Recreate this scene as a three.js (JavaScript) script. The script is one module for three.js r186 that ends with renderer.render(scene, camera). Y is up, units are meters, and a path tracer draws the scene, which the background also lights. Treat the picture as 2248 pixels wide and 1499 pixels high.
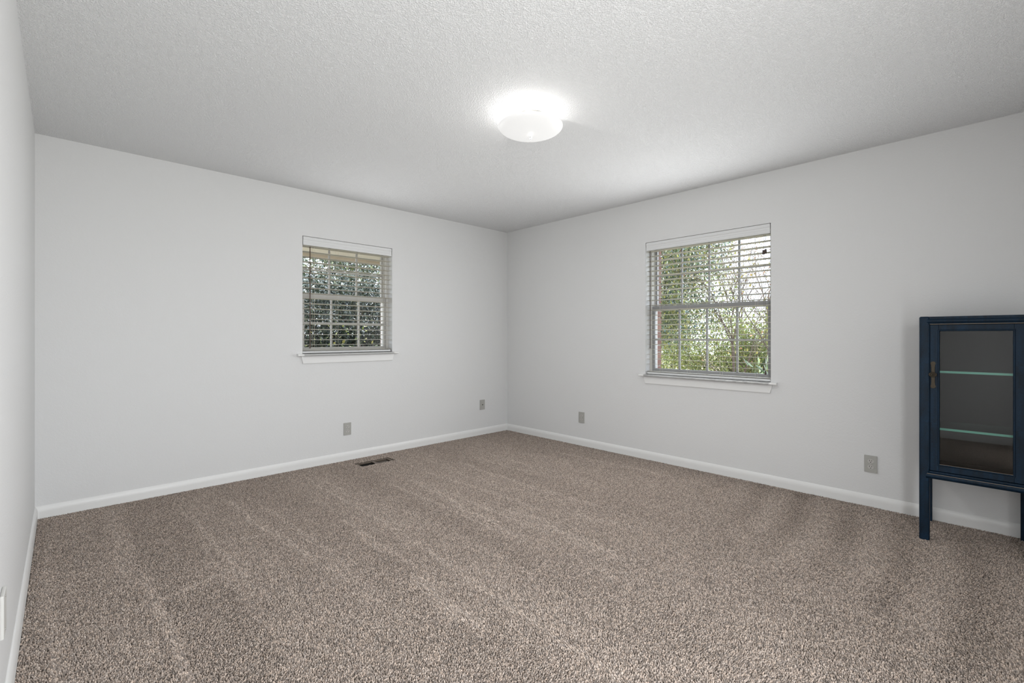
import * as THREE from 'three';
import { RoundedBoxGeometry } from 'three/addons/geometries/RoundedBoxGeometry.js';
import { mergeGeometries } from 'three/addons/utils/BufferGeometryUtils.js';
import { RectAreaLightUniformsLib } from 'three/addons/lights/RectAreaLightUniformsLib.js';

// ---------------------------------------------------------------- camera, sky, sun, large lights, exposure
const scene = new THREE.Scene();
const FW = 2248, FH = 1499, FOCAL = 1025.3;
const camera = new THREE.PerspectiveCamera(2 * Math.atan(FH / 2 / FOCAL) * 180 / Math.PI, FW / FH, 0.02, 200);
camera.position.set(-3.972, 1.153, 4.227);
camera.rotation.y = -43.83 * Math.PI / 180;
camera.setViewOffset(FW, FH, 0, 11.1, FW, FH);            // lens shifted a little, so that walls stay upright
scene.add(camera);

scene.background = new THREE.Color().setRGB(3.3, 3.65, 4.1);   // bright white hazy sky
const sun = new THREE.DirectionalLight(new THREE.Color().setRGB(1, 0.95, 0.87), 6.5);
sun.position.set(-5, 10, -6.5); sun.target.position.set(0, 0, 0);
sun.castShadow = true; sun.shadow.mapSize.set(2048, 2048);
Object.assign(sun.shadow.camera, { left: -16, right: 16, top: 16, bottom: -16, near: 0.1, far: 50 });
scene.add(sun, sun.target);

RectAreaLightUniformsLib.init();
function daylightFill(intensity, w, h, at, to) { const l = new THREE.RectAreaLight(new THREE.Color().setRGB(0.985, 0.995, 1), intensity, w, h); l.position.set(...at); l.lookAt(...to); scene.add(l); }
daylightFill(12.3, 0.78, 1.85, [-3.21, 1.02, 4.67], [-3.21, 1.02, 0]);        // added fill light at the unseen, added door behind the camera
daylightFill(8.2, 1.0, 0.95, [-0.03, 1.31, 2.456], [-4, 1.31, 2.456]);        // added fill just inside the larger window, in front of its blind
daylightFill(3, 0.8, 0.95, [-2.024, 1.52, 0.03], [-2.024, 1.52, 4]);         // added fill just inside the smaller window, topping up the sky

const renderer = new THREE.WebGLRenderer({ antialias: true });
renderer.toneMapping = THREE.LinearToneMapping;
renderer.toneMappingExposure = 1.0;
renderer.shadowMap.enabled = true;
renderer.shadowMap.type = THREE.PCFSoftShadowMap;

// ---------------------------------------------------------------- helpers
function mulberry(a) { return () => { a |= 0; a = a + 0x6D2B79F5 | 0; let t = Math.imul(a ^ a >>> 15, 1 | a); t = t + Math.imul(t ^ t >>> 7, 61 | t) ^ t; return ((t ^ t >>> 14) >>> 0) / 4294967296; }; }
const rnd = mulberry(20240611);
const rr = (a, b) => a + (b - a) * rnd();
const smooth = (a, b, x) => { const t = Math.min(1, Math.max(0, (x - a) / (b - a))); return t * t * (3 - 2 * t); };
const lin = (r, g, b) => new THREE.Color().setRGB(r, g, b);
const std = (color, roughness = 0.6, extra = {}) => new THREE.MeshStandardMaterial({ color, roughness, ...extra });
const phys = (color, roughness = 0.6, extra = {}) => new THREE.MeshPhysicalMaterial({ color, roughness, ...extra });

function bx(x0, x1, y0, y1, z0, z1) { const g = new THREE.BoxGeometry(x1 - x0, y1 - y0, z1 - z0); g.translate((x0 + x1) / 2, (y0 + y1) / 2, (z0 + z1) / 2); return g; }
function rbx(x0, x1, y0, y1, z0, z1, r = 0.003, seg = 2) { const g = new RoundedBoxGeometry(x1 - x0, y1 - y0, z1 - z0, seg, r); g.translate((x0 + x1) / 2, (y0 + y1) / 2, (z0 + z1) / 2); return g; }
function cyl(r0, r1, h, seg, x, y, z, axis = 'y') { const g = new THREE.CylinderGeometry(r1, r0, h, seg); if (axis === 'x') g.rotateZ(Math.PI / 2); if (axis === 'z') g.rotateX(Math.PI / 2); g.translate(x, y, z); return g; }
function plain(g) { let o = g.index ? g.toNonIndexed() : g; for (const k of Object.keys(o.attributes)) if (!['position', 'normal', 'uv'].includes(k)) o.deleteAttribute(k); return o; }
function merged(list) { return list.length === 1 ? list[0] : mergeGeometries(list.map(plain)); }
function mesh(name, geos, material, parent) {
  const o = new THREE.Mesh(Array.isArray(geos) ? merged(geos) : geos, material);
  o.name = name; o.castShadow = o.receiveShadow = true;
  if (parent) parent.add(o);
  return o;
}
const taken = new Map();
function numbered(name) { const n = taken.get(name) ?? 0; taken.set(name, n + 1); return n ? name + '_' + String(n).padStart(3, '0') : name; }
function thing(name, label, category, group) {
  const o = new THREE.Group(); o.name = numbered(name); scene.add(o);
  o.userData = { label, category }; if (group) o.userData.group = group;
  return o;
}
function setting(o, label, category) { o.userData.kind = 'structure'; if (label) o.userData.label = label; if (category) o.userData.category = category; if (!o.parent) scene.add(o); return o; }
// geometry uv in metres, read off the dominant axis of each face
function metricUV(g) {
  const h = g.index ? g.toNonIndexed() : g, p = h.attributes.position, n = h.attributes.normal, uv = new Float32Array(p.count * 2);
  for (let i = 0; i < p.count; i++) {
    const ax = Math.abs(n.getX(i)), ay = Math.abs(n.getY(i)), az = Math.abs(n.getZ(i));
    if (ay >= ax && ay >= az) { uv[2 * i] = p.getX(i); uv[2 * i + 1] = p.getZ(i); }
    else if (ax >= az) { uv[2 * i] = p.getZ(i); uv[2 * i + 1] = p.getY(i); }
    else { uv[2 * i] = p.getX(i); uv[2 * i + 1] = p.getY(i); }
  }
  h.setAttribute('uv', new THREE.BufferAttribute(uv, 2));
  return h;
}
// tileable value noise
function tileNoise(N, cells, seed) {
  const r = mulberry(seed), lat = new Float32Array(cells * cells); for (let i = 0; i < lat.length; i++) lat[i] = r();
  const out = new Float32Array(N * N);
  for (let y = 0; y < N; y++) for (let x = 0; x < N; x++) {
    const fx = x / N * cells, fy = y / N * cells, ix = Math.floor(fx), iy = Math.floor(fy);
    let tx = fx - ix, ty = fy - iy; tx = tx * tx * (3 - 2 * tx); ty = ty * ty * (3 - 2 * ty);
    const a = lat[(iy % cells) * cells + ix % cells], b = lat[(iy % cells) * cells + (ix + 1) % cells], c = lat[((iy + 1) % cells) * cells + ix % cells], d = lat[((iy + 1) % cells) * cells + (ix + 1) % cells];
    out[y * N + x] = (a * (1 - tx) + b * tx) * (1 - ty) + (c * (1 - tx) + d * tx) * ty;
  }
  return out;
}
function grayTexture(N, f, metres, srgb = false) {
  const data = new Uint8Array(N * N * 4);
  for (let i = 0; i < N * N; i++) { const v = Math.max(0, Math.min(255, f(i) * 255)); data[4 * i] = data[4 * i + 1] = data[4 * i + 2] = v; data[4 * i + 3] = 255; }
  const t = new THREE.DataTexture(data, N, N); t.wrapS = t.wrapT = THREE.RepeatWrapping; t.magFilter = THREE.LinearFilter; t.minFilter = THREE.LinearMipmapLinearFilter; t.generateMipmaps = true;
  t.repeat.set(1 / metres, 1 / metres); if (srgb) t.colorSpace = THREE.SRGBColorSpace; t.needsUpdate = true;
  return t;
}

// ---------------------------------------------------------------- room measures (metres)
const XL = -4.104, XR = 0, ZB = 0, ZF = 4.7, H = 2.44, T = 0.1, FLOOR = -0.009;
const WIN_A = { u0: -2.461, u1: -1.586, y0: 1.0, y1: 2.038 };     // in the back wall, along x
const WIN_B = { u0: 1.913, u1: 2.999, y0: 0.797, y1: 2.038 };     // in the right wall, along z
const ADDED_DOOR = { u0: -3.65, u1: -2.77, y0: FLOOR, y1: 2.04 };          // added glazed door, unseen behind the camera, along x
const VENT = { x0: -2.065, x1: -1.73, z0: 0.17, z1: 0.305 };

// ---------------------------------------------------------------- surface textures
const n1 = tileNoise(512, 128, 1), n2 = tileNoise(512, 48, 2), n3 = tileNoise(512, 9, 3), n4 = tileNoise(512, 200, 4);
const rollerBump = grayTexture(512, (i) => 0.5 * n1[i] + 0.35 * n2[i] + 0.15 * n4[i], 0.55);
const popcornBump = grayTexture(512, (i) => { const v = 0.55 * n1[i] + 0.45 * n2[i]; return smooth(0.28, 0.76, v) * 0.8 + 0.2 * n4[i]; }, 0.25);
const woodBump = grayTexture(512, (i) => { const x = i % 512, y = (i / 512) | 0; return 0.6 * n1[((y >> 4) % 512) * 512 + x] + 0.4 * n3[i]; }, 0.4);

const wallPaint = std(lin(0.70, 0.702, 0.70), 0.62, { bumpMap: rollerBump, bumpScale: 0.0006 });
const ceilingPaint = std(lin(0.86, 0.865, 0.87), 0.9, { bumpMap: popcornBump, bumpScale: 0.0038 });
const trimPaint = std(lin(0.78, 0.78, 0.77), 0.38);
const blindWhite = phys(lin(0.71, 0.715, 0.715), 0.42);
const slatDimmed = phys(lin(0.60, 0.58, 0.52), 0.42);  // cream slats, colour lowered to stand in for their backlit shade
const frameMat = std(lin(0.62, 0.61, 0.58), 0.45), sashTaupe = std(lin(0.48, 0.47, 0.445), 0.45), sashGrey = std(lin(0.33, 0.33, 0.33), 0.4);  // sash tones set per window, darker for the larger one
const paneGlass = phys(lin(1, 1, 1), 0.02, { transmission: 1, thickness: 0, ior: 1.5 });
const mortarMat = std(lin(0.36, 0.33, 0.30), 0.95);
const brickMats = [[0.20, 0.10, 0.08], [0.24, 0.13, 0.10], [0.17, 0.085, 0.07], [0.22, 0.135, 0.11]].map((c) => std(lin(...c), 0.9));
const plateMat = std(lin(0.40, 0.395, 0.37), 0.4);
const plateFaceMat = std(lin(0.50, 0.49, 0.465), 0.4);
const slotMat = std(lin(0.02, 0.02, 0.02), 0.7);
const steelMat = std(lin(0.55, 0.54, 0.52), 0.3, { metalness: 1 });

// ---------------------------------------------------------------- walls, ceiling, floor
function holedWall(name, u0, u1, y0, y1, holes, thick) {
  const s = new THREE.Shape(); s.moveTo(u0, y0); s.lineTo(u1, y0); s.lineTo(u1, y1); s.lineTo(u0, y1); s.closePath();
  for (const h of holes) { const p = new THREE.Path(); p.moveTo(h.u0, h.y0); p.lineTo(h.u0, h.y1); p.lineTo(h.u1, h.y1); p.lineTo(h.u1, h.y0); p.closePath(); s.holes.push(p); }
  return new THREE.ExtrudeGeometry(s, { depth: thick, bevelEnabled: false });
}
// back wall: z from -T to 0
const wallBack = mesh('wall_back', metricUV(holedWall('', XL - T, XR + T, FLOOR - 0.12, H + 0.1, [WIN_A], T).translate(0, 0, -T)), wallPaint);
setting(wallBack, 'light grey painted wall with the smaller window', 'wall');
// right wall: built along x as z, turned
const rightGeo = holedWall('', 0, ZF, FLOOR - 0.12, H + 0.1, [WIN_B], T).translate(0, 0, -T).rotateY(-Math.PI / 2);
const wallRight = mesh('wall_right', metricUV(rightGeo), wallPaint);
setting(wallRight, 'light grey painted wall with the larger window and the cabinet', 'wall');
const wallLeft = setting(mesh('wall_left', metricUV(bx(XL - T, XL, FLOOR - 0.12, H + 0.1, 0, ZF)), wallPaint), 'plain light grey painted wall without a window', 'wall');
const wallRear = setting(mesh('wall_rear', metricUV(holedWall('', XL - T, XR + T, FLOOR - 0.12, H + 0.1, [ADDED_DOOR], T).translate(0, 0, ZF)), wallPaint), 'light grey painted wall behind the camera', 'wall');
const ceiling = setting(mesh('ceiling', metricUV(bx(XL - 0.35, XR + 0.35, H, H + 0.2, -0.35, ZF + 0.35)), ceilingPaint), 'white ceiling with fine textured plaster', 'ceiling');
const fs = new THREE.Shape(); fs.moveTo(XL - 0.01, -0.01); fs.lineTo(XR + 0.01, -0.01); fs.lineTo(XR + 0.01, ZF + 0.01); fs.lineTo(XL - 0.01, ZF + 0.01); fs.closePath();
{ const p = new THREE.Path(); p.moveTo(VENT.x0, VENT.z0); p.lineTo(VENT.x0, VENT.z1); p.lineTo(VENT.x1, VENT.z1); p.lineTo(VENT.x1, VENT.z0); p.closePath(); fs.holes.push(p); }
const floorGeo = new THREE.ExtrudeGeometry(fs, { depth: 0.14, bevelEnabled: false }).rotateX(Math.PI / 2).translate(0, FLOOR, 0);
const floor = setting(mesh('floor', metricUV(floorGeo), std(lin(0.075, 0.06, 0.05), 1)), 'carpeted floor with taupe backing under the pile', 'floor');

// brick facing outside the two walls with windows, its bricks at the window jambs laid one by one
function brickFacing(wall, win, toLocal, u0, u1, jut) {
  const edge = 0.1, hole = { u0: win.u0 - edge - 0.035, u1: win.u1 + edge + 0.035, y0: win.y0, y1: win.y1 };
  const g = holedWall('', u0, u1, -0.5, H + 0.1, [hole], 0.1).translate(0, 0, -0.296);
  const m = mesh('brick_facing', toLocal(g), mortarMat, wall);
  const core = [win.u0 - edge, win.u1].map((a, k) => bx(a - (k ? jut - 0.008 : 0.036), a + edge + (k ? 0.036 : jut - 0.008), win.y0, win.y1, -0.29, -0.2));
  mesh('mortar_joint', toLocal(merged(core)), mortarMat, wall);
  const pitch = 0.0677, n = Math.ceil((win.y1 - win.y0) / pitch);
  for (const k of [0, 1]) for (let i = 0; i < n; i++) {
    const y = win.y0 + i * pitch, a = (k ? win.u1 - jut : win.u0 - edge + jut), dz = rr(-0.002, 0.002);
    const b = rbx(a + 0.001, a + edge - 0.001, y + 0.004, Math.min(y + 0.061, win.y1 - 0.002), -0.298 + dz, -0.196, 0.004, 1);
    mesh('brick', toLocal(b), brickMats[(rnd() * 4) | 0], wall);
  }
}
brickFacing(wallBack, WIN_A, (g) => g, XL - 0.35, XR + 0.26, -0.03);
brickFacing(wallRight, WIN_B, (g) => g.rotateY(-Math.PI / 2), -0.15, ZF + 0.3, 0.004);

// baseboards: low ranch profile
function baseboard(name, len, place, label) {
  const s = new THREE.Shape(); s.moveTo(0, FLOOR); s.lineTo(0.0135, FLOOR); s.lineTo(0.0135, 0.036); s.quadraticCurveTo(0.0132, 0.052, 0.009, 0.062); s.quadraticCurveTo(0.0055, 0.071, 0.002, 0.0735); s.lineTo(0, 0.0735); s.closePath();
  const o = mesh(name, place(new THREE.ExtrudeGeometry(s, { depth: len, bevelEnabled: false, curveSegments: 6 })), trimPaint);
  return setting(o, label, 'baseboard');
}
baseboard('baseboard_back', XR - XL, (g) => g.rotateY(-Math.PI / 2).scale(1, 1, 1).translate(XR, 0, 0), 'white baseboard along the wall with the smaller window');
baseboard('baseboard_right', ZF - 0.0135, (g) => g.rotateY(Math.PI).translate(XR, 0, ZF), 'white baseboard along the wall with the cabinet');
baseboard('baseboard_left', ZF - 0.0135, (g) => g.translate(XL, 0, 0.0135), 'white baseboard along the windowless wall');
baseboard('baseboard_rear', XR - ADDED_DOOR.u1 - 0.0135, (g) => g.rotateY(Math.PI / 2).translate(ADDED_DOOR.u1, 0, ZF), 'white baseboard behind the camera');

// ---------------------------------------------------------------- windows (built facing +z, wall plane at z = 0, base at the sill)
function makeWindow(name, label, W, HT, sashMat, mull, lift) {
  const root = new THREE.Group(); root.name = name; scene.add(root);
  setting(root, label, 'window');
  const h2 = W / 2, fw = 0.022;
  // outer frame with sash tracks
  mesh('window_frame', [bx(-h2, -h2 + fw, 0, HT, -0.185, -0.085), bx(h2 - fw, h2, 0, HT, -0.185, -0.085), bx(-h2 + fw, h2 - fw, HT - fw, HT, -0.185, -0.085), bx(-h2 + fw, h2 - fw, 0, fw, -0.185, -0.085),
    bx(-h2 + fw, -h2 + fw + 0.008, fw, HT - fw, -0.132, -0.124), bx(h2 - fw - 0.008, h2 - fw, fw, HT - fw, -0.132, -0.124)], frameMat, root);
  mesh('outer_sill', bx(-h2, h2, -0.03, 0, -0.31, -0.16), mortarMat, root);
  const mid = HT / 2;
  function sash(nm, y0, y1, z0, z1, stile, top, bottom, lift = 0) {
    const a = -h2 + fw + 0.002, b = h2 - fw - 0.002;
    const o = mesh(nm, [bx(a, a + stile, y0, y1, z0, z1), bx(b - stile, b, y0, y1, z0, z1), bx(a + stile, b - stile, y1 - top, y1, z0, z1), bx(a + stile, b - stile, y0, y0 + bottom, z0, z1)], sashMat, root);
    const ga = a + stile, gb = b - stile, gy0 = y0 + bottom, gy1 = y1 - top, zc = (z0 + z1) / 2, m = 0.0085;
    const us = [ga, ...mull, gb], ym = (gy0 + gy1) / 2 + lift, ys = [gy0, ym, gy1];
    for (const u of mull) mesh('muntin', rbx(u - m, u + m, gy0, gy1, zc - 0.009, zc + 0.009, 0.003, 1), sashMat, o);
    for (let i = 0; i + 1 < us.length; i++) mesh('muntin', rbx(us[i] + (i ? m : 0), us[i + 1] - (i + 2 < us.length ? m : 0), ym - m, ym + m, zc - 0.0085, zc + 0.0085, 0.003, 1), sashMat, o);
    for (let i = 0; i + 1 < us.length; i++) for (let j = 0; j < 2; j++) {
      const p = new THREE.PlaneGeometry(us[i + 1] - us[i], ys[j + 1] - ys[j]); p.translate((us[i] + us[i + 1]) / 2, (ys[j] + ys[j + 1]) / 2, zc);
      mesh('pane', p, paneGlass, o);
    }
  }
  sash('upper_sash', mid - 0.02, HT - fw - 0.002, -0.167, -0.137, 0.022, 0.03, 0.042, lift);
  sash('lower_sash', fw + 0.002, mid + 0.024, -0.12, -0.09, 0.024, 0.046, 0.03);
  return root;
}
function addSill(root, W) {                       // projecting stool with rounded nose over a slanted apron
  const h2 = W / 2, e = 0.05;
  const s = new THREE.Shape(); s.moveTo(-0.085, -0.02); s.lineTo(0.034, -0.02); s.quadraticCurveTo(0.044, -0.02, 0.044, -0.01); s.quadraticCurveTo(0.044, 0, 0.034, 0); s.lineTo(-0.085, 0); s.closePath();
  const inner = new THREE.ExtrudeGeometry(s, { depth: W - 0.002, bevelEnabled: false }).rotateY(-Math.PI / 2).rotateY(0).translate(h2 - 0.001, 0, 0);
  const s2 = new THREE.Shape(); s2.moveTo(0, -0.02); s2.lineTo(0.034, -0.02); s2.quadraticCurveTo(0.044, -0.02, 0.044, -0.01); s2.quadraticCurveTo(0.044, 0, 0.034, 0); s2.lineTo(0, 0); s2.closePath();
  const outer = new THREE.ExtrudeGeometry(s2, { depth: W + 2 * e, bevelEnabled: false }).rotateY(-Math.PI / 2).translate(h2 + e, 0, 0);
  mesh('window_stool', [inner, outer], trimPaint, root);
  const a = new THREE.Shape(); a.moveTo(-h2 - 0.012, -0.02); a.lineTo(h2 + 0.012, -0.02); a.lineTo(h2 - 0.004, -0.083); a.lineTo(-h2 + 0.004, -0.083); a.closePath();
  mesh('window_apron', new THREE.ExtrudeGeometry(a, { depth: 0.011, bevelEnabled: true, bevelSize: 0.003, bevelThickness: 0.003, bevelSegments: 2 }), trimPaint, root);
}
const wA = WIN_A.u1 - WIN_A.u0, wB = WIN_B.u1 - WIN_B.u0, cA = (WIN_A.u0 + WIN_A.u1) / 2, cB = (WIN_B.u0 + WIN_B.u1) / 2;
const window1 = makeWindow('window_1', 'smaller sash window of twelve panes looking onto dark evergreens', wA, WIN_A.y1 - WIN_A.y0, sashTaupe, [-2.163 - cA, -1.893 - cA], 0.003);
addSill(window1, wA); window1.position.set(cA, WIN_A.y0, 0);
const window2 = makeWindow('window_2', 'larger sash window of sixteen panes looking onto sunlit trees', wB, WIN_B.y1 - WIN_B.y0, sashGrey, [2.2 - cB, 2.455 - cB, 2.709 - cB], 0.02);
addSill(window2, wB); window2.position.set(0, WIN_B.y0, cB); window2.rotation.y = -Math.PI / 2;
{
  const d = new THREE.Group(); d.name = 'door_1'; scene.add(d); setting(d, 'added glazed door unseen behind the camera, for fill light', 'door');  // unseen door, added as an opening for the fill light
  const { u0, u1, y0, y1 } = ADDED_DOOR, z = ZF;
  mesh('door_frame', [bx(u0, u0 + 0.03, y0, y1, z, z + T), bx(u1 - 0.03, u1, y0, y1, z, z + T), bx(u0 + 0.03, u1 - 0.03, y1 - 0.03, y1, z, z + T)], trimPaint, d);
  const a = u0 + 0.033, b = u1 - 0.033, t = y1 - 0.033, f = y0 + 0.01;
  mesh('door_leaf', [bx(a, a + 0.06, f, t, z + 0.03, z + 0.07), bx(b - 0.06, b, f, t, z + 0.03, z + 0.07), bx(a + 0.06, b - 0.06, t - 0.06, t, z + 0.03, z + 0.07), bx(a + 0.06, b - 0.06, f, f + 0.12, z + 0.03, z + 0.07)], trimPaint, d);
  mesh('pane', bx(a + 0.06, b - 0.06, f + 0.12, t - 0.06, z + 0.048, z + 0.052), paneGlass, d);
  mesh('door_handle', [cyl(0.009, 0.009, 0.05, 10, b - 0.03, 1.0, z + 0.005, 'z'), cyl(0.008, 0.008, 0.11, 10, b - 0.075, 1.0, z - 0.02, 'x')], steelMat, d);
}

// ---------------------------------------------------------------- blinds
const wandBrown = std(lin(0.075, 0.042, 0.026), 0.45), wandGrey = std(lin(0.09, 0.075, 0.065), 0.45), tasselMat = std(lin(0.05, 0.032, 0.022), 0.5), cordMat = std(lin(0.62, 0.58, 0.48), 0.8);
function makeBlind(label, W, HT, o) {
  const root = thing('window_blind', label, 'blind', 'white slatted window blinds');
  const h2 = W / 2;
  // valance: stepped board with end returns
  const v = new THREE.Shape(), t = HT - 0.003, b = HT - 0.078;
  v.moveTo(-0.014, b); v.lineTo(-0.004, b); v.lineTo(-0.002, b + 0.012); v.lineTo(-0.0055, b + 0.026); v.lineTo(-0.004, b + 0.03); v.lineTo(-0.004, b + 0.045); v.lineTo(-0.001, b + 0.05); v.lineTo(-0.001, t - 0.006); v.lineTo(-0.004, t); v.lineTo(-0.014, t); v.closePath();
  mesh('valance', new THREE.ExtrudeGeometry(v, { depth: W - 0.014, bevelEnabled: false }).rotateY(-Math.PI / 2).translate(h2 - 0.007, 0, 0), blindWhite, root);
  mesh('head_rail', bx(-h2 + 0.006, h2 - 0.006, HT - 0.045, HT - 0.003, -0.07, -0.02), blindWhite, root);
  const pitch = 0.0461, first = HT - 0.085, tilt = 4.5 * Math.PI / 180;
  const slatGeo = rbx(-h2 + 0.006, h2 - 0.006, -0.0014, 0.0014, -0.025, 0.025, 0.0012, 1).rotateX(-tilt);
  let y = first;
  for (; y > 0.052; y -= pitch) { const s = mesh('slat', slatGeo, slatDimmed, root); s.position.set(0, y, -0.042); s.rotation.z = rr(-0.0012, 0.0012); s.rotation.x = rr(-0.025, 0.025); }
  for (let k = 0; k < (o.spare ?? 1); k++) { const s = mesh('slat', slatGeo, slatDimmed, root); s.position.set(0, 0.0285 + k * 0.0065, -0.042); s.rotation.x = tilt; }
  mesh('bottom_rail', rbx(-h2 + 0.006, h2 - 0.006, 0.002, 0.021, -0.067, -0.017, 0.006, 3), blindWhite, root);
  for (const u of o.ladders) for (const z of [-0.0155, -0.0685]) mesh('ladder_cord', cyl(0.0008, 0.0008, first + 0.03 - 0.015, 5, u, (first + 0.03 + 0.015) / 2, z), cordMat, root);
  mesh('tilt_wand', [cyl(0.0042, 0.0042, o.wand[2] - o.wand[1], 6, o.wand[0], (o.wand[1] + o.wand[2]) / 2, -0.011), cyl(0.006, 0.0042, 0.03, 6, o.wand[0], o.wand[1] + 0.012, -0.011)], o.wandMat, root);
  if (o.cord) {
    const [u, y0] = o.cord;
    for (const d of [-0.005, 0.006]) mesh('lift_cord', cyl(0.0011, 0.0011, first - y0, 5, u + d, (first + y0) / 2, -0.011), wandGrey, root);
    mesh('cord_toggle', [rbx(u - 0.016, u + 0.001, o.toggle - 0.02, o.toggle + 0.014, -0.018, -0.004, 0.003), rbx(u + 0.001, u + 0.014, o.toggle - 0.014, o.toggle + 0.02, -0.018, -0.004, 0.003)], tasselMat, root);
    for (const [d, yy] of [[-0.006, y0], [0.007, y0 - 0.032]]) { mesh('cord_tassel', new THREE.LatheGeometry([[0, 0.034], [0.003, 0.033], [0.0045, 0.024], [0.0075, 0.004], [0.0075, 0], [0, 0]].map((p) => new THREE.Vector2(...p)).reverse(), 8).translate(u + d, yy, -0.011), tasselMat, root); }
  }
  return root;
}
const blindA = makeBlind('white slatted blind with a brown wand on the smaller window', wA, WIN_A.y1 - WIN_A.y0, { ladders: [-2.351, -2.135, -1.934, -1.68].map((x) => x - cA), wand: [-2.392 - cA, 0.05, 0.95], wandMat: wandBrown, spare: 2 });
blindA.position.set(cA, WIN_A.y0, 0);
const blindB = makeBlind('white slatted blind with lift cords and tassels on the larger window', wB, WIN_B.y1 - WIN_B.y0, { ladders: [2.053, 2.316, 2.603, 2.882].map((z) => z - cB), wand: [1.957 - cB, 0.245, 1.155], wandMat: wandGrey, cord: [2.951 - cB, 0.088], toggle: 1.023 });
blindB.position.set(0, WIN_B.y0, cB); blindB.rotation.y = -Math.PI / 2;

// ---------------------------------------------------------------- ceiling light
{
  const L = thing('ceiling_light', 'round frosted white glass ceiling light, switched on', 'ceiling light');
  L.position.set(-2.0, H, 2.33);
  const lathe = (pts, seg = 48) => new THREE.LatheGeometry(pts.map((p) => new THREE.Vector2(...p)), seg);
  mesh('canopy', lathe([[0, -0.024], [0.05, -0.024], [0.075, -0.021], [0.084, -0.014], [0.086, 0], [0, 0]]), std(lin(0.62, 0.6, 0.55), 0.3, { metalness: 0.6 }), L);
  const R = 0.188, out = [], inn = [];
  for (let i = 0; i <= 22; i++) { const r = R * Math.sin(i / 22 * Math.PI / 2), k = 1 - Math.pow(Math.max(0, 1 - Math.pow(r / R, 2.1)), 0.5); out.push([r, -0.106 + 0.048 * k]); inn.push([Math.max(0, r - 0.004 * (i > 11 ? 1 : 0)), -0.102 + 0.045 * k]); }
  mesh('glass_bowl', lathe([...out, ...inn.reverse()], 72), std(lin(0.5, 0.5, 0.495), 0.35, { emissive: lin(1, 0.995, 0.98), emissiveIntensity: 0.52, side: THREE.DoubleSide }), L);
  mesh('stem', cyl(0.005, 0.005, 0.085, 10, 0, -0.062, 0), steelMat, L);
  const bar = mesh('socket_bracket', [bx(-0.05, 0.115, -0.088, -0.024, -0.006, 0.006), cyl(0.014, 0.014, 0.05, 12, 0.07, -0.055, -0.02, 'x')], std(lin(0.5, 0.5, 0.48), 0.4, { metalness: 0.5 }), L); bar.rotation.y = -43.83 * Math.PI / 180;
  mesh('finial', lathe([[0, -0.136], [0.003, -0.135], [0.0042, -0.131], [0.0036, -0.126], [0.0055, -0.123], [0.0082, -0.118], [0.0062, -0.113], [0.008, -0.109], [0.009, -0.105], [0, -0.105]], 20), std(lin(0.42, 0.415, 0.40), 0.15, { metalness: 1 }), L);
  const bulb = new THREE.PointLight(new THREE.Color().setRGB(1, 0.98, 0.95), 0.2); bulb.position.set(-0.075, -0.088, 0.042); bulb.shadow.radius = 0.5; bulb.castShadow = true; L.add(bulb);
  const down = new THREE.RectAreaLight(new THREE.Color().setRGB(1, 0.985, 0.96), 80, 0.16, 0.16); down.position.set(0, -0.108, 0); down.rotation.x = -Math.PI / 2; L.add(down);
}

// ---------------------------------------------------------------- wall plates
const disc = (r, h, sx = 1, sy = 1) => new THREE.CylinderGeometry(r, r, h, 24).rotateX(Math.PI / 2).scale(sx, sy, 1);
function outlet(label, place) {
  const o = thing('wall_outlet', label, 'outlet', 'grey duplex outlets on the walls');
  const s = new THREE.Shape(); s.moveTo(-0.035, -0.057); s.lineTo(0.035, -0.057); s.lineTo(0.035, 0.057); s.lineTo(-0.035, 0.057); s.closePath();
  mesh('cover_plate', new THREE.ExtrudeGeometry(s, { depth: 0.0025, bevelEnabled: true, bevelSize: -0.002, bevelThickness: 0.0025, bevelSegments: 3 }).scale(1, 1, 1), plateMat, o);
  for (const y of [0.0195, -0.0195]) {
    const r = mesh('receptacle', disc(0.0172, 0.006, 1, 0.83).translate(0, y, 0.004), plateFaceMat, o);
    for (const [x, w, h, dy] of [[-0.0064, 0.0026, 0.009, 0.004], [0.0064, 0.0026, 0.0075, 0.004]]) mesh('slot', bx(x - w / 2, x + w / 2, y + dy - h / 2, y + dy + h / 2, 0.0066, 0.0074), slotMat, r);
    mesh('slot', disc(0.0027, 0.0008).translate(0, y - 0.0075, 0.007), slotMat, r);
  }
  mesh('screw', disc(0.0032, 0.002).translate(0, 0, 0.0058), steelMat, o);
  place(o);
}
outlet('grey duplex outlet under the smaller window', (o) => o.position.set(-2.055, 0.288, 0.0025));
outlet('grey duplex outlet between the room corner and the larger window', (o) => { o.position.set(-0.0025, 0.293, 1.159); o.rotation.y = -Math.PI / 2; });
outlet('grey duplex outlet between the larger window and the cabinet', (o) => { o.position.set(-0.0025, 0.284, 3.624); o.rotation.y = -Math.PI / 2; });
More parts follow.
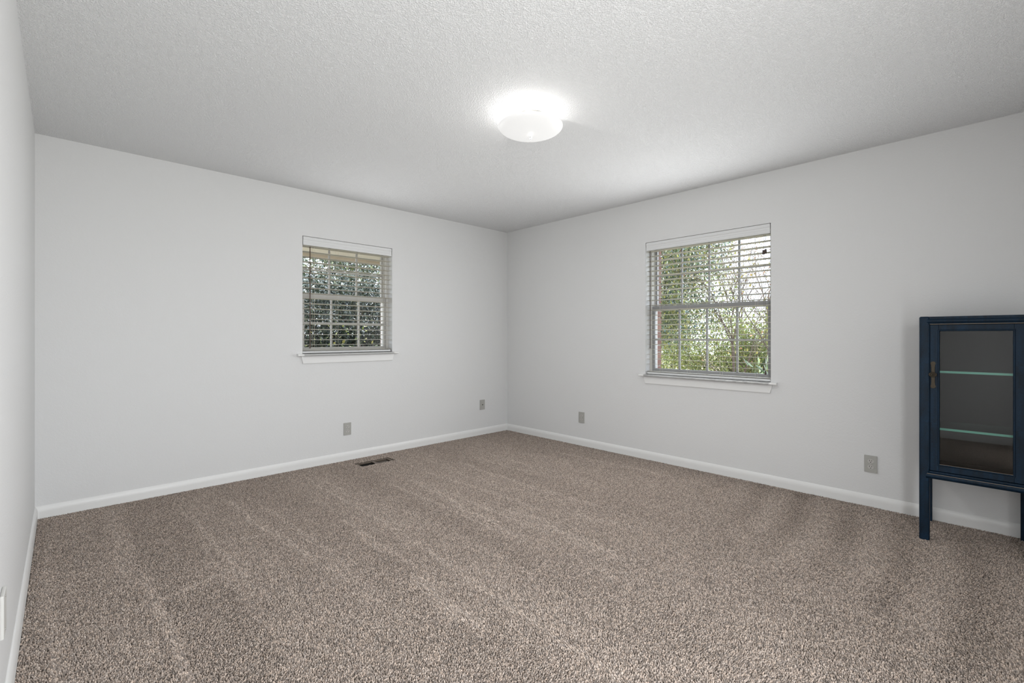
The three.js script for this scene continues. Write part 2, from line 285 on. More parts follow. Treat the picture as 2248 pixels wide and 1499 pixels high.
{
  const o = thing('cable_plate', 'grey cable wall plate with one round socket beside the corner', 'wall plate');
  const s = new THREE.Shape(); s.moveTo(-0.036, -0.058); s.lineTo(0.036, -0.058); s.lineTo(0.036, 0.058); s.lineTo(-0.036, 0.058); s.closePath();
  mesh('cover_plate', new THREE.ExtrudeGeometry(s, { depth: 0.0025, bevelEnabled: true, bevelSize: -0.002, bevelThickness: 0.0025, bevelSegments: 3 }), plateMat, o);
  mesh('socket', [disc(0.0062, 0.004).translate(0, 0, 0.006), disc(0.0045, 0.009).translate(0, 0, 0.008)], std(lin(0.08, 0.075, 0.06), 0.35, { metalness: 0.6 }), o);
  for (const y of [0.041, -0.041]) mesh('screw', disc(0.003, 0.0016).translate(0, y, 0.0055), steelMat, o);
  o.position.set(-0.404, 0.347, 0.0025);
}
{
  const o = thing('switch_plate', 'white rounded wall plate on the windowless wall', 'wall plate');
  mesh('cover_plate', rbx(-0.041, 0.041, -0.063, 0.063, -0.001, 0.0085, 0.004, 3), std(lin(0.6, 0.595, 0.57), 0.4), o);
  for (const y of [0.048, -0.048]) mesh('screw', disc(0.003, 0.0016).translate(0, y, 0.0088), steelMat, o);
  o.position.set(XL + 0.001, 0.349, 2.222); o.rotation.y = Math.PI / 2;
}

// ---------------------------------------------------------------- floor register
{
  const o = thing('floor_register', 'brown metal floor register sunk in the carpet by the wall', 'floor vent');
  const tan = std(lin(0.17, 0.135, 0.105), 0.5, { metalness: 0.3 }), brown = std(lin(0.085, 0.068, 0.054), 0.55, { metalness: 0.3 }), dark = std(lin(0.02, 0.017, 0.015), 0.8);
  const w = VENT.x1 - VENT.x0, d = VENT.z1 - VENT.z0, y = -0.012;
  const x0 = -w / 2 + 0.001, x1 = w / 2 - 0.001, z0 = -d / 2 + 0.001, z1 = d / 2 - 0.001, rim = 0.022, mid = 0.004;
  mesh('frame', [bx(x0, x0 + rim, y - 0.008, y, z0, z1), bx(x1 - rim, x1, y - 0.008, y, z0, z1), bx(x0 + rim, x1 - rim, y - 0.008, y, z0, z0 + rim * 0.7), bx(x0 + rim, x1 - rim, y - 0.008, y, z1 - rim * 0.7, z1)], tan, o);
  mesh('divider', bx(mid - 0.011, mid + 0.011, y - 0.008, y, z0 + rim * 0.7, z1 - rim * 0.7), tan, o);
  mesh('duct_boot', [bx(x0, x1, -0.14, -0.135, z0, z1), bx(x0, x0 + 0.003, -0.135, y - 0.009, z0, z1), bx(x1 - 0.003, x1, -0.135, y - 0.009, z0, z1), bx(x0 + 0.003, x1 - 0.003, -0.135, y - 0.009, z0, z0 + 0.003), bx(x0 + 0.003, x1 - 0.003, -0.135, y - 0.009, z1 - 0.003, z1)], dark, o);
  for (let x = x0 + rim + 0.012; x < mid - 0.014; x += 0.014) mesh('louver', bx(x - 0.001, x + 0.001, y - 0.022, y - 0.007, z0 + rim * 0.7, z1 - rim * 0.7), dark, o);
  mesh('damper', bx(mid + 0.012, x1 - rim - 0.002, y - 0.016, y - 0.013, z0 + rim * 0.7 + 0.001, z1 - rim * 0.7 - 0.001).rotateX(0.06), brown, o);
  o.position.set((VENT.x0 + VENT.x1) / 2, 0, (VENT.z0 + VENT.z1) / 2);
}

// ---------------------------------------------------------------- display cabinet (front faces -x; built along u = z, depth w = x)
{
  const o = thing('display_cabinet', 'dark navy wooden display cabinet on legs with a glass door', 'cabinet');
  const X0 = -0.434, X1 = -0.028, Z0 = 3.911, Z1 = 4.3665, TOP = 1.266, ZM = (Z0 + Z1) / 2;
  const navyMap = (() => { const N = 256, d = new Uint8Array(N * N * 4), a = tileNoise(N, 32, 21), b = tileNoise(N, 7, 22), c = tileNoise(N, 90, 23); for (let i = 0; i < N * N; i++) { const v = 0.75 + 0.3 * (a[((i / N | 0) >> 3) * N + i % N] - 0.5) + 0.25 * (b[i] - 0.5) + 0.2 * (c[i] - 0.5); d[4 * i] = 14 * v + 2; d[4 * i + 1] = 44 * v + 3; d[4 * i + 2] = 67 * v + 4; d[4 * i + 3] = 255; } const t = new THREE.DataTexture(d, N, N); t.wrapS = t.wrapT = THREE.RepeatWrapping; t.magFilter = THREE.LinearFilter; t.colorSpace = THREE.SRGBColorSpace; t.repeat.set(3, 3); t.needsUpdate = true; return t; })();
  const navy = phys(lin(1, 1, 1), 0.5, { map: navyMap, specularIntensity: 0.45 });
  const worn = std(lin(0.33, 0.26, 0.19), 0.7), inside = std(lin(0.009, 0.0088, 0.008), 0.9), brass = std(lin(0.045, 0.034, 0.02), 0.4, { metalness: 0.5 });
  const part = (nm, geos, mat = navy, parent = o) => mesh(nm, metricUV(merged(Array.isArray(geos) ? geos : [geos])), mat, parent);
  const LW = 0.045;
  // post: square outside, the front inner edge with a bead
  const RL = 0.028;
  for (const [x, z, w] of [[X0, Z0, LW], [X0, Z1 - LW, LW], [X1 - RL + 0.004, Z0, RL], [X1 - RL + 0.004, Z1 - 0.0525, RL]]) part('leg', rbx(x, x + w, FLOOR, w === LW ? TOP : TOP - 0.02, z, z + w, w === LW ? 0.009 : 0.004, 3));
  // top with its front bead, bottom rail with rounded nose
  part('top_panel', [rbx(X0 + 0.006, X1, TOP - 0.019, TOP - 0.001, Z0 + 0.004, Z1 - 0.004, 0.003)]);
  part('top_rail', [rbx(X0 + 0.004, X0 + 0.03, TOP - 0.045, TOP - 0.018, Z0 + LW - 0.004, Z1 - LW + 0.004, 0.004), cyl(0.0125, 0.0125, Z1 - Z0 - 2 * LW + 0.02, 16, X0 + 0.008, TOP - 0.0265, ZM, 'z')]);
  part('worn_edge', bx(X0 + 0.0035, X0 + 0.006, TOP - 0.0448, TOP - 0.043, Z0 + LW + 0.002, Z1 - LW - 0.002), worn);
  part('bottom_rail', [rbx(X0 + 0.006, X0 + 0.034, 0.349, 0.392, Z0 + LW - 0.004, Z1 - LW + 0.004, 0.006), cyl(0.017, 0.017, Z1 - Z0 - 2 * LW + 0.03, 16, X0 + 0.006, 0.366, ZM, 'z')]);
  part('worn_edge', cyl(0.0013, 0.0013, Z1 - Z0 - 2 * LW + 0.02, 6, X0 - 0.0062, 0.3775, ZM, 'z'), worn);
  part('side_panel', bx(X0 + LW, X1 - RL, 0.36, TOP - 0.02, Z0 + 0.012, Z0 + 0.022));
  part('side_panel', bx(X0 + LW, X1 - RL, 0.36, TOP - 0.02, Z1 - 0.022, Z1 - 0.012));
  for (const z of [Z0 + 0.004, Z1 - 0.024]) part('side_rail', bx(X0 + LW, X1 - RL, 0.345, 0.392, z, z + 0.02));
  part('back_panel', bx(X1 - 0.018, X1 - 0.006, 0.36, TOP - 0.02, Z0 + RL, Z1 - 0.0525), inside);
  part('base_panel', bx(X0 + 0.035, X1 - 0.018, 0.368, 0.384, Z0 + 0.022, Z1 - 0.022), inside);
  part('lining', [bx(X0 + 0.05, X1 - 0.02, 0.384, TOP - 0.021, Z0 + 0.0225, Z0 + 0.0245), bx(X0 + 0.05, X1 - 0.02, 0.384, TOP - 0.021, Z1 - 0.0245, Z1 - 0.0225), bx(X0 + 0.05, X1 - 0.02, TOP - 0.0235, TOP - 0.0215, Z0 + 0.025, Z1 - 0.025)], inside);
  for (const z of [Z0 + LW - 0.0035, Z1 - LW + 0.0035]) part('post_bead', cyl(0.0045, 0.0045, TOP - 0.45, 10, X0 + 0.006, (TOP + 0.36) / 2 - 0.0, z));
  // door
  const dz0 = Z0 + LW + 0.0015, dz1 = Z1 - LW - 0.0015, dy0 = 0.395, dy1 = TOP - 0.0475, st = 0.036, fx0 = X0 + 0.008, fx1 = X0 + 0.028;
  const door = new THREE.Group(); door.name = 'door'; o.add(door);
  part('stile', rbx(fx0, fx1, dy0, dy1, dz0, dz0 + st, 0.0015, 1), navy, door);
  part('stile', rbx(fx0, fx1, dy0, dy1, dz1 - st, dz1, 0.0015, 1), navy, door);
  part('rail', rbx(fx0 + 0.0006, fx1, dy1 - 0.031, dy1, dz0 + st, dz1 - st, 0.0015, 1), navy, door);
  part('rail', rbx(fx0 + 0.0006, fx1, dy0, dy0 + 0.036, dz0 + st, dz1 - st, 0.0015, 1), navy, door);
  const gz0 = dz0 + st, gz1 = dz1 - st, gy0 = dy0 + 0.036, gy1 = dy1 - 0.031, br = 0.0048;
  part('glass_bead', [cyl(br, br, gy1 - gy0 + 2 * br, 10, fx0 + 0.001, (gy0 + gy1) / 2, gz0), cyl(br, br, gy1 - gy0 + 2 * br, 10, fx0 + 0.001, (gy0 + gy1) / 2, gz1), cyl(br, br, gz1 - gz0, 10, fx0 + 0.001, gy0, (gz0 + gz1) / 2, 'z'), cyl(br, br, gz1 - gz0, 10, fx0 + 0.001, gy1, (gz0 + gz1) / 2, 'z')], navy, door);
  mesh('pane', new THREE.PlaneGeometry(gz1 - gz0 + 0.006, gy1 - gy0 + 0.006).rotateY(-Math.PI / 2).translate(fx0 + 0.01, (gy0 + gy1) / 2, (gz0 + gz1) / 2), phys(lin(0.9, 0.92, 0.9), 0, { transmission: 1, thickness: 0, ior: 1.47, specularIntensity: 0.78 }), door);
  part('worn_edge', bx(fx0 - 0.0015, fx0 + 0.0005, gy0 + br - 0.0012, gy0 + br + 0.0004, gz0, gz1), worn, door);
  // escutcheon with ring pull
  const hz = dz0 + 0.0135, es = new THREE.Shape(), w = 0.0068;
  es.moveTo(-w, -0.052); es.lineTo(w, -0.052); es.lineTo(w, 0.052); es.lineTo(-w, 0.052); es.closePath();
  const toFront = (g) => g.rotateY(-Math.PI / 2);
  const hp = mesh('handle_plate', merged([new THREE.ExtrudeGeometry(es, { depth: 0.002, bevelEnabled: true, bevelSize: 0.001, bevelThickness: 0.001, bevelSegments: 1 }), ...[-1, 1].flatMap((s) => [disc(0.0115, 0.004).translate(0, s * 0.064, 0.002), disc(0.0075, 0.007).translate(0, s * 0.066, 0.003), disc(0.0085, 0.0035).translate(0, s * 0.05, 0.002)])]).rotateY(-Math.PI / 2), brass, door);
  hp.position.set(fx0 - 0.0005, 0.936, hz);
  const kn = mesh('handle_knob', merged([disc(0.0065, 0.014).translate(0, 0, 0.008), new THREE.TorusGeometry(0.0125, 0.0028, 8, 24).scale(1.2, 0.9, 1).translate(0, 0, 0.017), new THREE.TorusGeometry(0.0065, 0.0018, 6, 18).scale(1.2, 0.9, 1).translate(0, 0, 0.018), new THREE.SphereGeometry(0.0036, 10, 8).translate(0, 0, 0.018), disc(0.0135, 0.004, 1.2, 0.9).translate(0, 0, 0.014)]).rotateY(-Math.PI / 2), brass, door);
  kn.position.set(fx0 - 0.001, 0.938, hz);
  // glass shelves
  const shelfGlass = phys(lin(0.72, 0.9, 0.84), 0, { transmission: 1, thickness: 0, ior: 1.3 });
  const edgeGlass = phys(lin(0.10, 0.42, 0.32), 0.35, { transmission: 0.25, thickness: 0 });
  for (const y of [0.951, 0.625]) {
    const s = part('glass_shelf', bx(X0 + 0.075, X1 - 0.022, y - 0.006, y + 0.006, Z0 + 0.026, Z1 - 0.026), shelfGlass);
    part('shelf_edge', bx(X0 + 0.0735, X0 + 0.0745, y - 0.006, y + 0.006, Z0 + 0.026, Z1 - 0.026), edgeGlass, s);
    for (const z of [Z0 + 0.0275, Z1 - 0.0275]) for (const x of [X0 + 0.1, X1 - 0.08]) part('shelf_pin', cyl(0.0025, 0.0025, 0.007, 8, x, y - 0.0087, z, 'z'), steelMat);
  }
}

// ---------------------------------------------------------------- carpet pile, one soft mass of tufts
{
  const pts = [], idx = [], ring = 5;
  for (const [h, r] of [[0, 0.85], [0.55, 1.0], [0.88, 0.62]]) for (let i = 0; i < ring; i++) { const a = i / ring * Math.PI * 2 + h * 0.9; pts.push(Math.cos(a) * r, h, Math.sin(a) * r); }
  pts.push(0, 1, 0);
  for (let l = 0; l < 2; l++) for (let i = 0; i < ring; i++) { const a = l * ring + i, b = l * ring + (i + 1) % ring, c = a + ring, d = b + ring; idx.push(a, c, b, b, c, d); }
  for (let i = 0; i < ring; i++) idx.push(2 * ring + i, 3 * ring, 2 * ring + (i + 1) % ring);
  const tuft = new THREE.BufferGeometry(); tuft.setAttribute('position', new THREE.Float32BufferAttribute(pts, 3)); tuft.setIndex(idx); tuft.computeVertexNormals();
  // how the vacuum cleaner left the pile lying: lanes along z over most of the room, along x near the cabinet
  const lanes = mulberry(77), track = [];
  for (let x = XL + 0.1; x < 0.1; x += 0.12 + 0.22 * lanes()) track.push({ x, dir: lanes() < 0.5 ? -1 : 1, wob: lanes() * 6, drift: (lanes() - 0.5) * 0.07, wake: lanes(), z0: lanes() * 2.2, z1: 1.6 + lanes() * 2.6 });
  // single light trails left by the wheels: from, to, half width, strength
  const trails = [[-1.93, 0.9, -2.13, 2.7, 0.022, 1.2], [-1.81, 1.9, -1.87, 3.1, 0.026, 1.1], [-2.70, 1.4, -2.75, 2.05, 0.014, 1], [-2.74, 2.2, -2.78, 2.95, 0.03, 1.2], [-3.17, 0.35, -2.96, 2.45, 0.012, 1.1], [-3.75, 0.08, -3.735, 1.6, 0.024, 1], [-3.42, 0.3, -3.3, 2.2, 0.01, 0.8], [-1.35, 0.7, -1.4, 2.2, 0.012, 0.8], [-0.9, 0.3, -1.0, 1.6, 0.012, 0.8], [-2.45, 0.4, -2.5, 1.5, 0.009, 0.7], [-1.6, 2.2, -1.45, 2.9, 0.02, 0.8],
    [-0.34, 3.5, -1.6, 3.42, 0.028, 0.9], [-0.22, 3.84, -1.4, 3.79, 0.03, 0.9], [-0.3, 3.2, -1.2, 3.12, 0.02, 0.7], [-0.2, 2.2, -0.8, 2.4, 0.02, 0.6], [-3.5, 1.2, -2.9, 1.25, 0.012, 0.7], [-3.8, 1.72, -3.1, 1.5, 0.012, 0.7]].map(([ax, az, bx_, bz, w, k]) => { const l = Math.hypot(bx_ - ax, bz - az); return { ax, az, dx: (bx_ - ax) / l, dz: (bz - az) / l, l, w, k }; });
  const S = 0.0053, nx = Math.floor((XR - XL) / S), nz = Math.floor((ZF - ZB) / S), cap = nx * nz, M = new Float32Array(cap * 16), Cc = new Float32Array(cap * 3), r = mulberry(99), coarse = tileNoise(512, 40, 51), coarser = tileNoise(512, 12, 52);
  let n = 0;
  const P = new THREE.Matrix4(), Q = new THREE.Matrix4();
  for (let i = 0; i < nx; i++) for (let j = 0; j < nz; j++) {
    const x = XL + (i + 0.5 + (r() - 0.5) * 0.9) * S, z = ZB + (j + 0.5 + (r() - 0.5) * 0.9) * S;
    if (x < XL + 0.015 || x > XR - 0.015 || z < 0.015 || z > ZF - 0.015) continue;
    if (x > VENT.x0 - 0.004 && x < VENT.x1 + 0.004 && z > VENT.z0 - 0.004 && z < VENT.z1 + 0.004) continue;
    const nse = coarse[(Math.floor(z / 4.8 * 512) & 511) * 512 + (Math.floor((x + 4.2) / 4.8 * 512) & 511)] - 0.5, nsc = coarser[(Math.floor(z / 4.8 * 512) & 511) * 512 + (Math.floor((x + 4.2) / 4.8 * 512) & 511)] - 0.5;
    // lean of the pile
    let lx = 0.25 * nse + 0.3 * nsc, lz = 0.1 + 0.35 * nsc, wake = 0;
    const px = x + 0.02 * Math.sin(z * 2.1);
    for (const t of track) {
      const tx = t.x + t.drift * (z - 2) + 0.012 * Math.sin(z * 3 + t.wob), dx = px - tx;
      if (dx > 0 && dx < 0.3) lz += 0.16 * t.dir * smooth(0.3, 0.22, dx);
      if (z > t.z0 && z < t.z1) wake = Math.max(wake, t.wake * Math.exp(-((dx / 0.016) ** 2)) * smooth(t.z0, t.z0 + 0.15, z) * smooth(t.z1, t.z1 - 0.9, z));
    }
    for (const t of trails) { const ex = x - t.ax, ez = z - t.az, a = ex * t.dx + ez * t.dz; if (a < 0 || a > t.l) continue; const b = ex * t.dz - ez * t.dx + 0.01 * Math.sin(a * 9 + t.l * 7) + 0.03 * nse; if (Math.abs(b) < t.w * 4) wake = Math.max(wake, 0.9 * t.k * Math.exp(-((b / t.w / 1.3) ** 2)) * smooth(0, 0.12, a) * smooth(t.l, t.l * 0.6, a)); }
    const swing = smooth(3.0, 3.5, z + 0.5 * x + 0.55 * (x > -1.6 ? 1 : 0) * smooth(-1.8, -0.8, x));
    if (swing > 0) lx += swing * 0.4 * Math.sin(z * 23 + 1.4 * Math.sin(x * 2.2) + x * 2);
    wake *= 0.5 + 0.5 * r(); lx -= wake * 0.4; lz -= wake * 1.5;
    lx += (r() - 0.5) * 0.75; lz += (r() - 0.5) * 0.75;
    const h = 0.0072 * (0.75 + 0.5 * r()) * (1 + 0.2 * wake), rad = 0.00265 * (0.75 + 0.5 * r()) * (1 + 0.45 * wake), spin = r() * 6.283, c = Math.cos(spin) * rad, s = Math.sin(spin) * rad;
    M.set([c, 0, s, 0, lx * h, h, lz * h, 0, -s, 0, c, 0, x, FLOOR - 0.001, z, 1], n * 16);
    const v = 0.53 + 1.16 * Math.pow(r(), 1.35), w = 1 + (r() - 0.5) * 0.08;
    Cc[n * 3] = 0.365 * v * w; Cc[n * 3 + 1] = 0.305 * v; Cc[n * 3 + 2] = 0.262 * v / w; n++;
  }
  const pile = new THREE.InstancedMesh(tuft, std(lin(1, 1, 1), 0.95), n);
  pile.instanceMatrix = new THREE.InstancedBufferAttribute(M.subarray(0, n * 16), 16); pile.instanceColor = new THREE.InstancedBufferAttribute(Cc.subarray(0, n * 3), 3);
  pile.name = 'carpet_pile'; pile.castShadow = pile.receiveShadow = true; pile.userData = { label: 'taupe carpet pile with vacuum lines over the floor', category: 'carpet', kind: 'stuff' };
  scene.add(pile);
}

// ---------------------------------------------------------------- outdoors
const ground = setting(mesh('ground', metricUV(bx(-22, 40, -0.9, -0.6, -40, 30)), (() => { const g = tileNoise(512, 64, 61), g2 = tileNoise(512, 11, 62), N = 512, d = new Uint8Array(N * N * 4); for (let i = 0; i < N * N; i++) { const k = smooth(0.35, 0.65, g2[i]), v = 0.7 + 0.6 * g[i]; d[4 * i] = (152 * (1 - k) + 128 * k) * v; d[4 * i + 1] = (138 * (1 - k) + 132 * k) * v; d[4 * i + 2] = (126 * (1 - k) + 98 * k) * v; d[4 * i + 3] = 255; } const t = new THREE.DataTexture(d, N, N); t.wrapS = t.wrapT = THREE.RepeatWrapping; t.magFilter = THREE.LinearFilter; t.colorSpace = THREE.SRGBColorSpace; t.repeat.set(0.25, 0.25); t.needsUpdate = true; return std(lin(1, 1, 1), 1, { map: t }); })()), 'lawn with fallen leaves outside the windows', 'ground');
{
  const s = thing('roof_eave', 'pale tan roof eave outside above the smaller window', 'eave');
  const paint = std(lin(0.80, 0.77, 0.77), 0.7);
  for (let k = 0; k < 8; k++) mesh('soffit_board', rbx(XL - 0.6, 0.9, 2.13, 2.15, -0.4 - 0.14 * k, -0.265 - 0.14 * k, 0.003, 1), paint, s);
  mesh('fascia', bx(XL - 0.6, 0.9, 2.09, 2.3, -1.42, -1.388), std(lin(0.62, 0.55, 0.45), 0.7), s);
  mesh('roof_deck', bx(XL - 0.6, 0.9, 2.3, 2.34, -1.45, -0.26), std(lin(0.15, 0.14, 0.13), 0.95), s);
}
const leafGeo = (() => { const g = new THREE.BufferGeometry(); g.setAttribute('position', new THREE.Float32BufferAttribute([0, 0, 0, 0.28, 0.3, 0.1, 0, 0.45, -0.02, -0.28, 0.3, 0.1, 0.24, 0.68, 0.08, -0.24, 0.68, 0.08, 0, 1, 0.06], 3)); g.setIndex([0, 1, 2, 0, 2, 3, 2, 1, 4, 2, 5, 3, 2, 4, 6, 2, 6, 5]); g.computeVertexNormals(); return g; })();
const longLeaf = (() => { const g = leafGeo.clone(); g.scale(0.55, 1.25, 1); g.computeVertexNormals(); return g; })();
const bark = std(lin(0.10, 0.075, 0.06), 0.95), barkPale = std(lin(0.22, 0.165, 0.14), 0.95);
function branches(name, root, segs, mat) {
  const parts = segs.map(([a, b, r0, r1]) => { const d = b.clone().sub(a), g = new THREE.CylinderGeometry(r1, r0, d.length(), 5, 1, true); g.translate(0, d.length() / 2, 0); g.applyQuaternion(new THREE.Quaternion().setFromUnitVectors(new THREE.Vector3(0, 1, 0), d.clone().normalize())); g.translate(a.x, a.y, a.z); return g; });
  return mesh(name, parts, mat, root);
}
function grow(r, base, dir, len, rad, depth, segs, tips, spread, up) {
  let p = base.clone(), d = dir.clone().normalize();
  const steps = 3;
  for (let i = 0; i < steps; i++) { const q = p.clone().addScaledVector(d, len / steps); segs.push([p, q, rad * (1 - i * 0.2), rad * (1 - (i + 1) * 0.2)]); p = q; d.add(new THREE.Vector3((r() - 0.5) * spread, (r() - 0.5) * spread + up, (r() - 0.5) * spread).multiplyScalar(0.5)).normalize(); if (depth > 0 && i < steps - 1) { const b = d.clone().add(new THREE.Vector3(r() - 0.5, (r() - 0.4) * 0.6, r() - 0.5).multiplyScalar(2)).normalize(); grow(r, p, b, len * 0.62, rad * 0.55, depth - 1, segs, tips, spread, up); } }
  if (depth > 0) for (let k = 0; k < 2; k++) grow(r, p, d.clone().add(new THREE.Vector3(r() - 0.5, (r() - 0.35) * 0.7, r() - 0.5).multiplyScalar(1.4)).normalize(), len * 0.7, rad * 0.4, depth - 1, segs, tips, spread, up);
  else tips.push(p);
}
function plant(name, label, category, x, z, o) {
  const t = thing(name, label, category, o.group), r = mulberry(o.seed);
  t.position.set(x, -0.6, z);
  const segs = [], tips = [];
  for (let k = 0; k < (o.stems ?? 1); k++) grow(r, new THREE.Vector3((r() - 0.5) * 0.15 * (o.stems ?? 1), 0, (r() - 0.5) * 0.15 * (o.stems ?? 1)), new THREE.Vector3((r() - 0.5) * (o.flare ?? 0.25), 1, (r() - 0.5) * (o.flare ?? 0.25)), o.height * 0.45, o.trunk, o.depth ?? 3, segs, tips, o.spread ?? 0.6, o.up ?? 0.08);
  branches('branches', t, segs, o.barkMat ?? bark);
  if (o.leaves) {
    const im = new THREE.InstancedMesh(o.long ? longLeaf : leafGeo, o.leafMat, o.leaves), m = new THREE.Matrix4(), q = new THREE.Quaternion(), e = new THREE.Euler(), c = new THREE.Color();
    for (let i = 0; i < o.leaves; i++) {
      let p;
      if (r() < (o.follow ?? 0.5) && segs.length) { const s = segs[(r() * segs.length) | 0]; p = s[0].clone().lerp(s[1], r()).add(new THREE.Vector3(r() - 0.5, r() - 0.5, r() - 0.5).multiplyScalar(o.fuzz ?? 0.4)); }
      else { const b = o.blobs[(r() * o.blobs.length) | 0], u = Math.pow(r(), 0.45), th = r() * 6.283, cz = r() * 2 - 1, sr = Math.sqrt(1 - cz * cz); p = new THREE.Vector3(b[0] + b[3] * u * sr * Math.cos(th), b[1] + b[4] * u * cz, b[2] + b[5] * u * sr * Math.sin(th)); }
      if (p.y < 0.03) p.y = 0.03 + r() * 0.2;
      e.set(r() * 2.4 - 1.2 + 0.8, r() * 6.283, r() * 1.6 - 0.8, 'YXZ'); q.setFromEuler(e);
      const s = o.leaf * (0.65 + 0.7 * r()); m.compose(p, q, new THREE.Vector3(s, s, s)); im.setMatrixAt(i, m);
      const k = o.tints[(r() * o.tints.length) | 0], v = 0.75 + 0.5 * r(); c.setRGB(k[0] * v, k[1] * v, k[2] * v); im.setColorAt(i, c);
    }
    im.name = 'foliage'; im.castShadow = im.receiveShadow = true; im.userData.kind = 'stuff'; t.add(im);
  }
  return t;
}
const glossyLeaf = phys(lin(1, 1, 1), 0.4, { side: THREE.DoubleSide, clearcoat: 0.85, clearcoatRoughness: 0.05 });
const softLeaf = phys(lin(1, 1, 1), 0.8, { transmission: 0.4, thickness: 0, side: THREE.DoubleSide });
const holly = [[0.02, 0.04, 0.022], [0.03, 0.055, 0.025], [0.022, 0.04, 0.035]], yellowGreen = [[0.30, 0.34, 0.07], [0.22, 0.30, 0.06], [0.40, 0.38, 0.12], [0.14, 0.2, 0.05]], midGreen = [[0.06, 0.11, 0.04], [0.10, 0.15, 0.045], [0.16, 0.17, 0.04]];
// outside the smaller window
plant('evergreen_shrub', 'dense dark glossy evergreen shrub outside the smaller window', 'shrub', -0.9, -2.8, { seed: 5, height: 2.2, trunk: 0.05, stems: 3, depth: 3, leaves: 36000, leaf: 0.046, leafMat: glossyLeaf, tints: holly, follow: 0.2, blobs: [[-0.7, 1.9, 0.2, 0.9, 0.75, 0.5], [0.5, 1.7, 0.1, 1.2, 0.95, 0.5], [1.4, 1.9, 0, 0.9, 0.7, 0.5], [0.2, 2.4, -0.2, 1.5, 0.4, 0.5], [0.3, 1.0, 0, 1.6, 0.5, 0.5]] });
plant('sunlit_tree', 'pale sunlit leafy tree beyond the dark evergreen shrub', 'tree', 0.7, -5.4, { seed: 6, height: 4.6, trunk: 0.07, depth: 4, leaves: 36000, leaf: 0.06, leafMat: glossyLeaf, tints: [[0.10, 0.14, 0.08], [0.2, 0.22, 0.08], [0.07, 0.1, 0.07]], follow: 0.45, fuzz: 0.6, blobs: [[0, 2.9, 0, 2.6, 1.5, 0.7], [1.6, 2.8, 0, 1.8, 1.6, 0.7], [-1.6, 2.6, 0.2, 1.4, 1.4, 0.7]] });
plant('leafy_sapling', 'yellow green leafy sapling low outside the smaller window', 'sapling', -1.15, -1.95, { seed: 7, height: 1.5, trunk: 0.012, stems: 3, depth: 2, leaves: 900, leaf: 0.05, leafMat: softLeaf, tints: yellowGreen, follow: 0.8, fuzz: 0.3, blobs: [[0, 1.5, 0, 0.7, 0.5, 0.25]] });
{
  const f = thing('board_fence', 'brown board fence behind the evergreens', 'fence');
  const wood = [[0.16, 0.11, 0.08], [0.13, 0.092, 0.07], [0.19, 0.13, 0.095]].map((c) => std(lin(...c), 0.9));
  for (let k = 0; k < 40; k++) mesh('fence_board', bx(-2.6 + k * 0.15, -2.6 + k * 0.15 + 0.142, -0.58, 1.15 + rr(-0.01, 0.01), -6.52, -6.5), wood[k % 3], f);
  for (const y of [-0.2, 0.8]) mesh('fence_rail', bx(-2.6, 3.4, y, y + 0.09, -6.56, -6.52), wood[1], f);
}
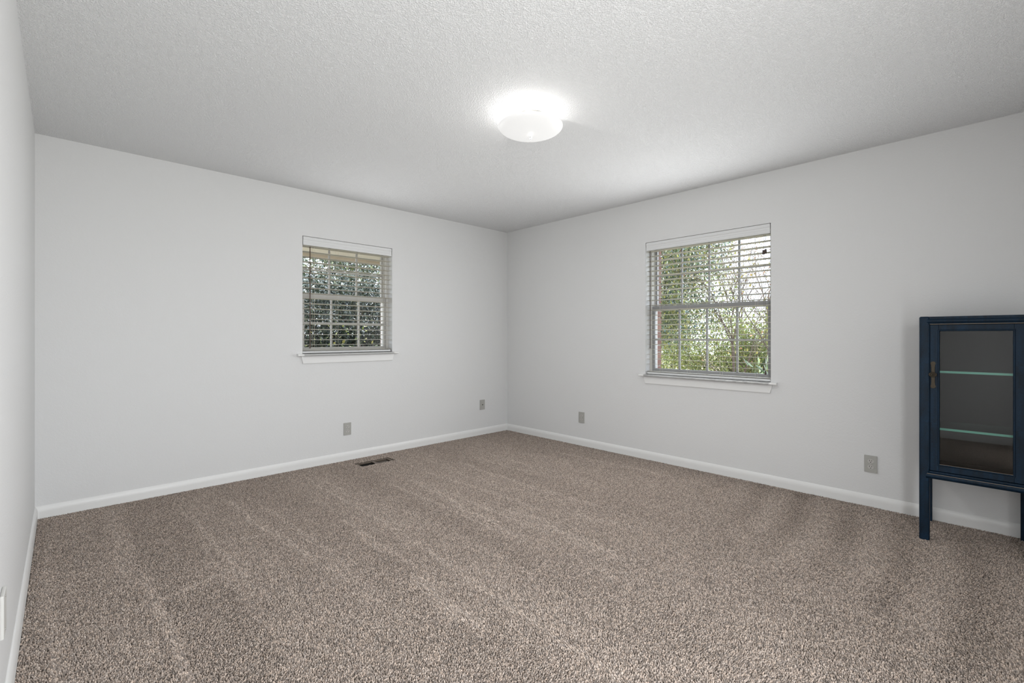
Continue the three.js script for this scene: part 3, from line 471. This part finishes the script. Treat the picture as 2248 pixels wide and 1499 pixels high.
// outside the larger window
plant('evergreen_tree', 'green tree with blue green leaves near the larger window', 'tree', 4.6, -0.9, { seed: 11, height: 4.2, trunk: 0.06, depth: 4, leaves: 42000, leaf: 0.047, leafMat: glossyLeaf, tints: [...midGreen, [0.3, 0.29, 0.05], [0.05, 0.1, 0.09]], follow: 0.6, fuzz: 0.6, blobs: [[0, 3.0, 0, 1.2, 1.4, 1.2], [0.3, 2.2, 0.7, 1.0, 0.8, 1.0], [0.2, 3.3, 0.9, 0.9, 0.7, 0.9]] });
plant('thicket_bush', 'broad yellow green thicket low outside the larger window', 'bush', 7.6, -0.2, { seed: 12, height: 2.2, trunk: 0.03, stems: 5, flare: 0.9, depth: 3, leaves: 32000, leaf: 0.048, leafMat: softLeaf, tints: yellowGreen, follow: 0.45, fuzz: 0.5, blobs: [[0, 0.9, -1.0, 1.2, 0.9, 1.2], [0.4, 1.2, 0.8, 1.2, 1.0, 1.2], [0.8, 0.7, 2.0, 1.0, 0.7, 1.0]] });
plant('thicket_bush', 'pale yellow thicket farther out behind the green tree', 'bush', 9.8, -3.2, { seed: 13, height: 3.4, trunk: 0.04, stems: 5, flare: 0.9, depth: 3, leaves: 36000, leaf: 0.065, leafMat: softLeaf, tints: yellowGreen, follow: 0.4, fuzz: 0.7, blobs: [[0, 1.2, -1.5, 2.0, 1.3, 1.6], [0, 2.6, 0.6, 2.0, 1.9, 1.8], [0, 1.0, 3.2, 1.8, 1.1, 1.5]] });
plant('bare_tree', 'bare brown branched tree outside the larger window', 'tree', 5.0, 0.95, { seed: 14, height: 3.6, trunk: 0.035, stems: 2, flare: 0.7, depth: 5, leaves: 500, leaf: 0.045, leafMat: softLeaf, tints: [[0.35, 0.2, 0.1], [0.4, 0.34, 0.08], [0.3, 0.3, 0.06]], follow: 1, fuzz: 0.2, blobs: [[0, 2, 0, 1, 1, 1]], barkMat: bark });
for (const [x, z, h, sd, label] of [[10.6, -0.7, 5.6, 33, 'bare twiggy tree with russet leaves behind the low thicket'], [16.5, -3.4, 7.5, 32, 'tall bare tree far behind the pale thicket']])
  plant('bare_tree', label, 'tree', x, z, { seed: sd, height: h, trunk: 0.05, stems: 2, flare: 0.4, depth: 5, leaves: 2400, leaf: 0.05, leafMat: softLeaf, tints: [[0.30, 0.17, 0.10], [0.36, 0.25, 0.16], [0.34, 0.3, 0.08]], follow: 1, fuzz: 0.3, blobs: [[0, 2, 0, 1, 1, 1]], barkMat: bark });
plant('broadleaf_shrub', 'low broad-leaved green shrub close to the larger window', 'shrub', 1.35, 2.62, { seed: 16, height: 1.1, trunk: 0.014, stems: 4, flare: 0.7, depth: 2, leaves: 520, leaf: 0.1, long: true, leafMat: glossyLeaf, tints: [[0.07, 0.13, 0.04], [0.12, 0.19, 0.05], [0.2, 0.26, 0.06]], follow: 0.75, fuzz: 0.18, blobs: [[0, 1.25, 0, 0.35, 0.25, 0.35]] });

renderer.render(scene, camera);
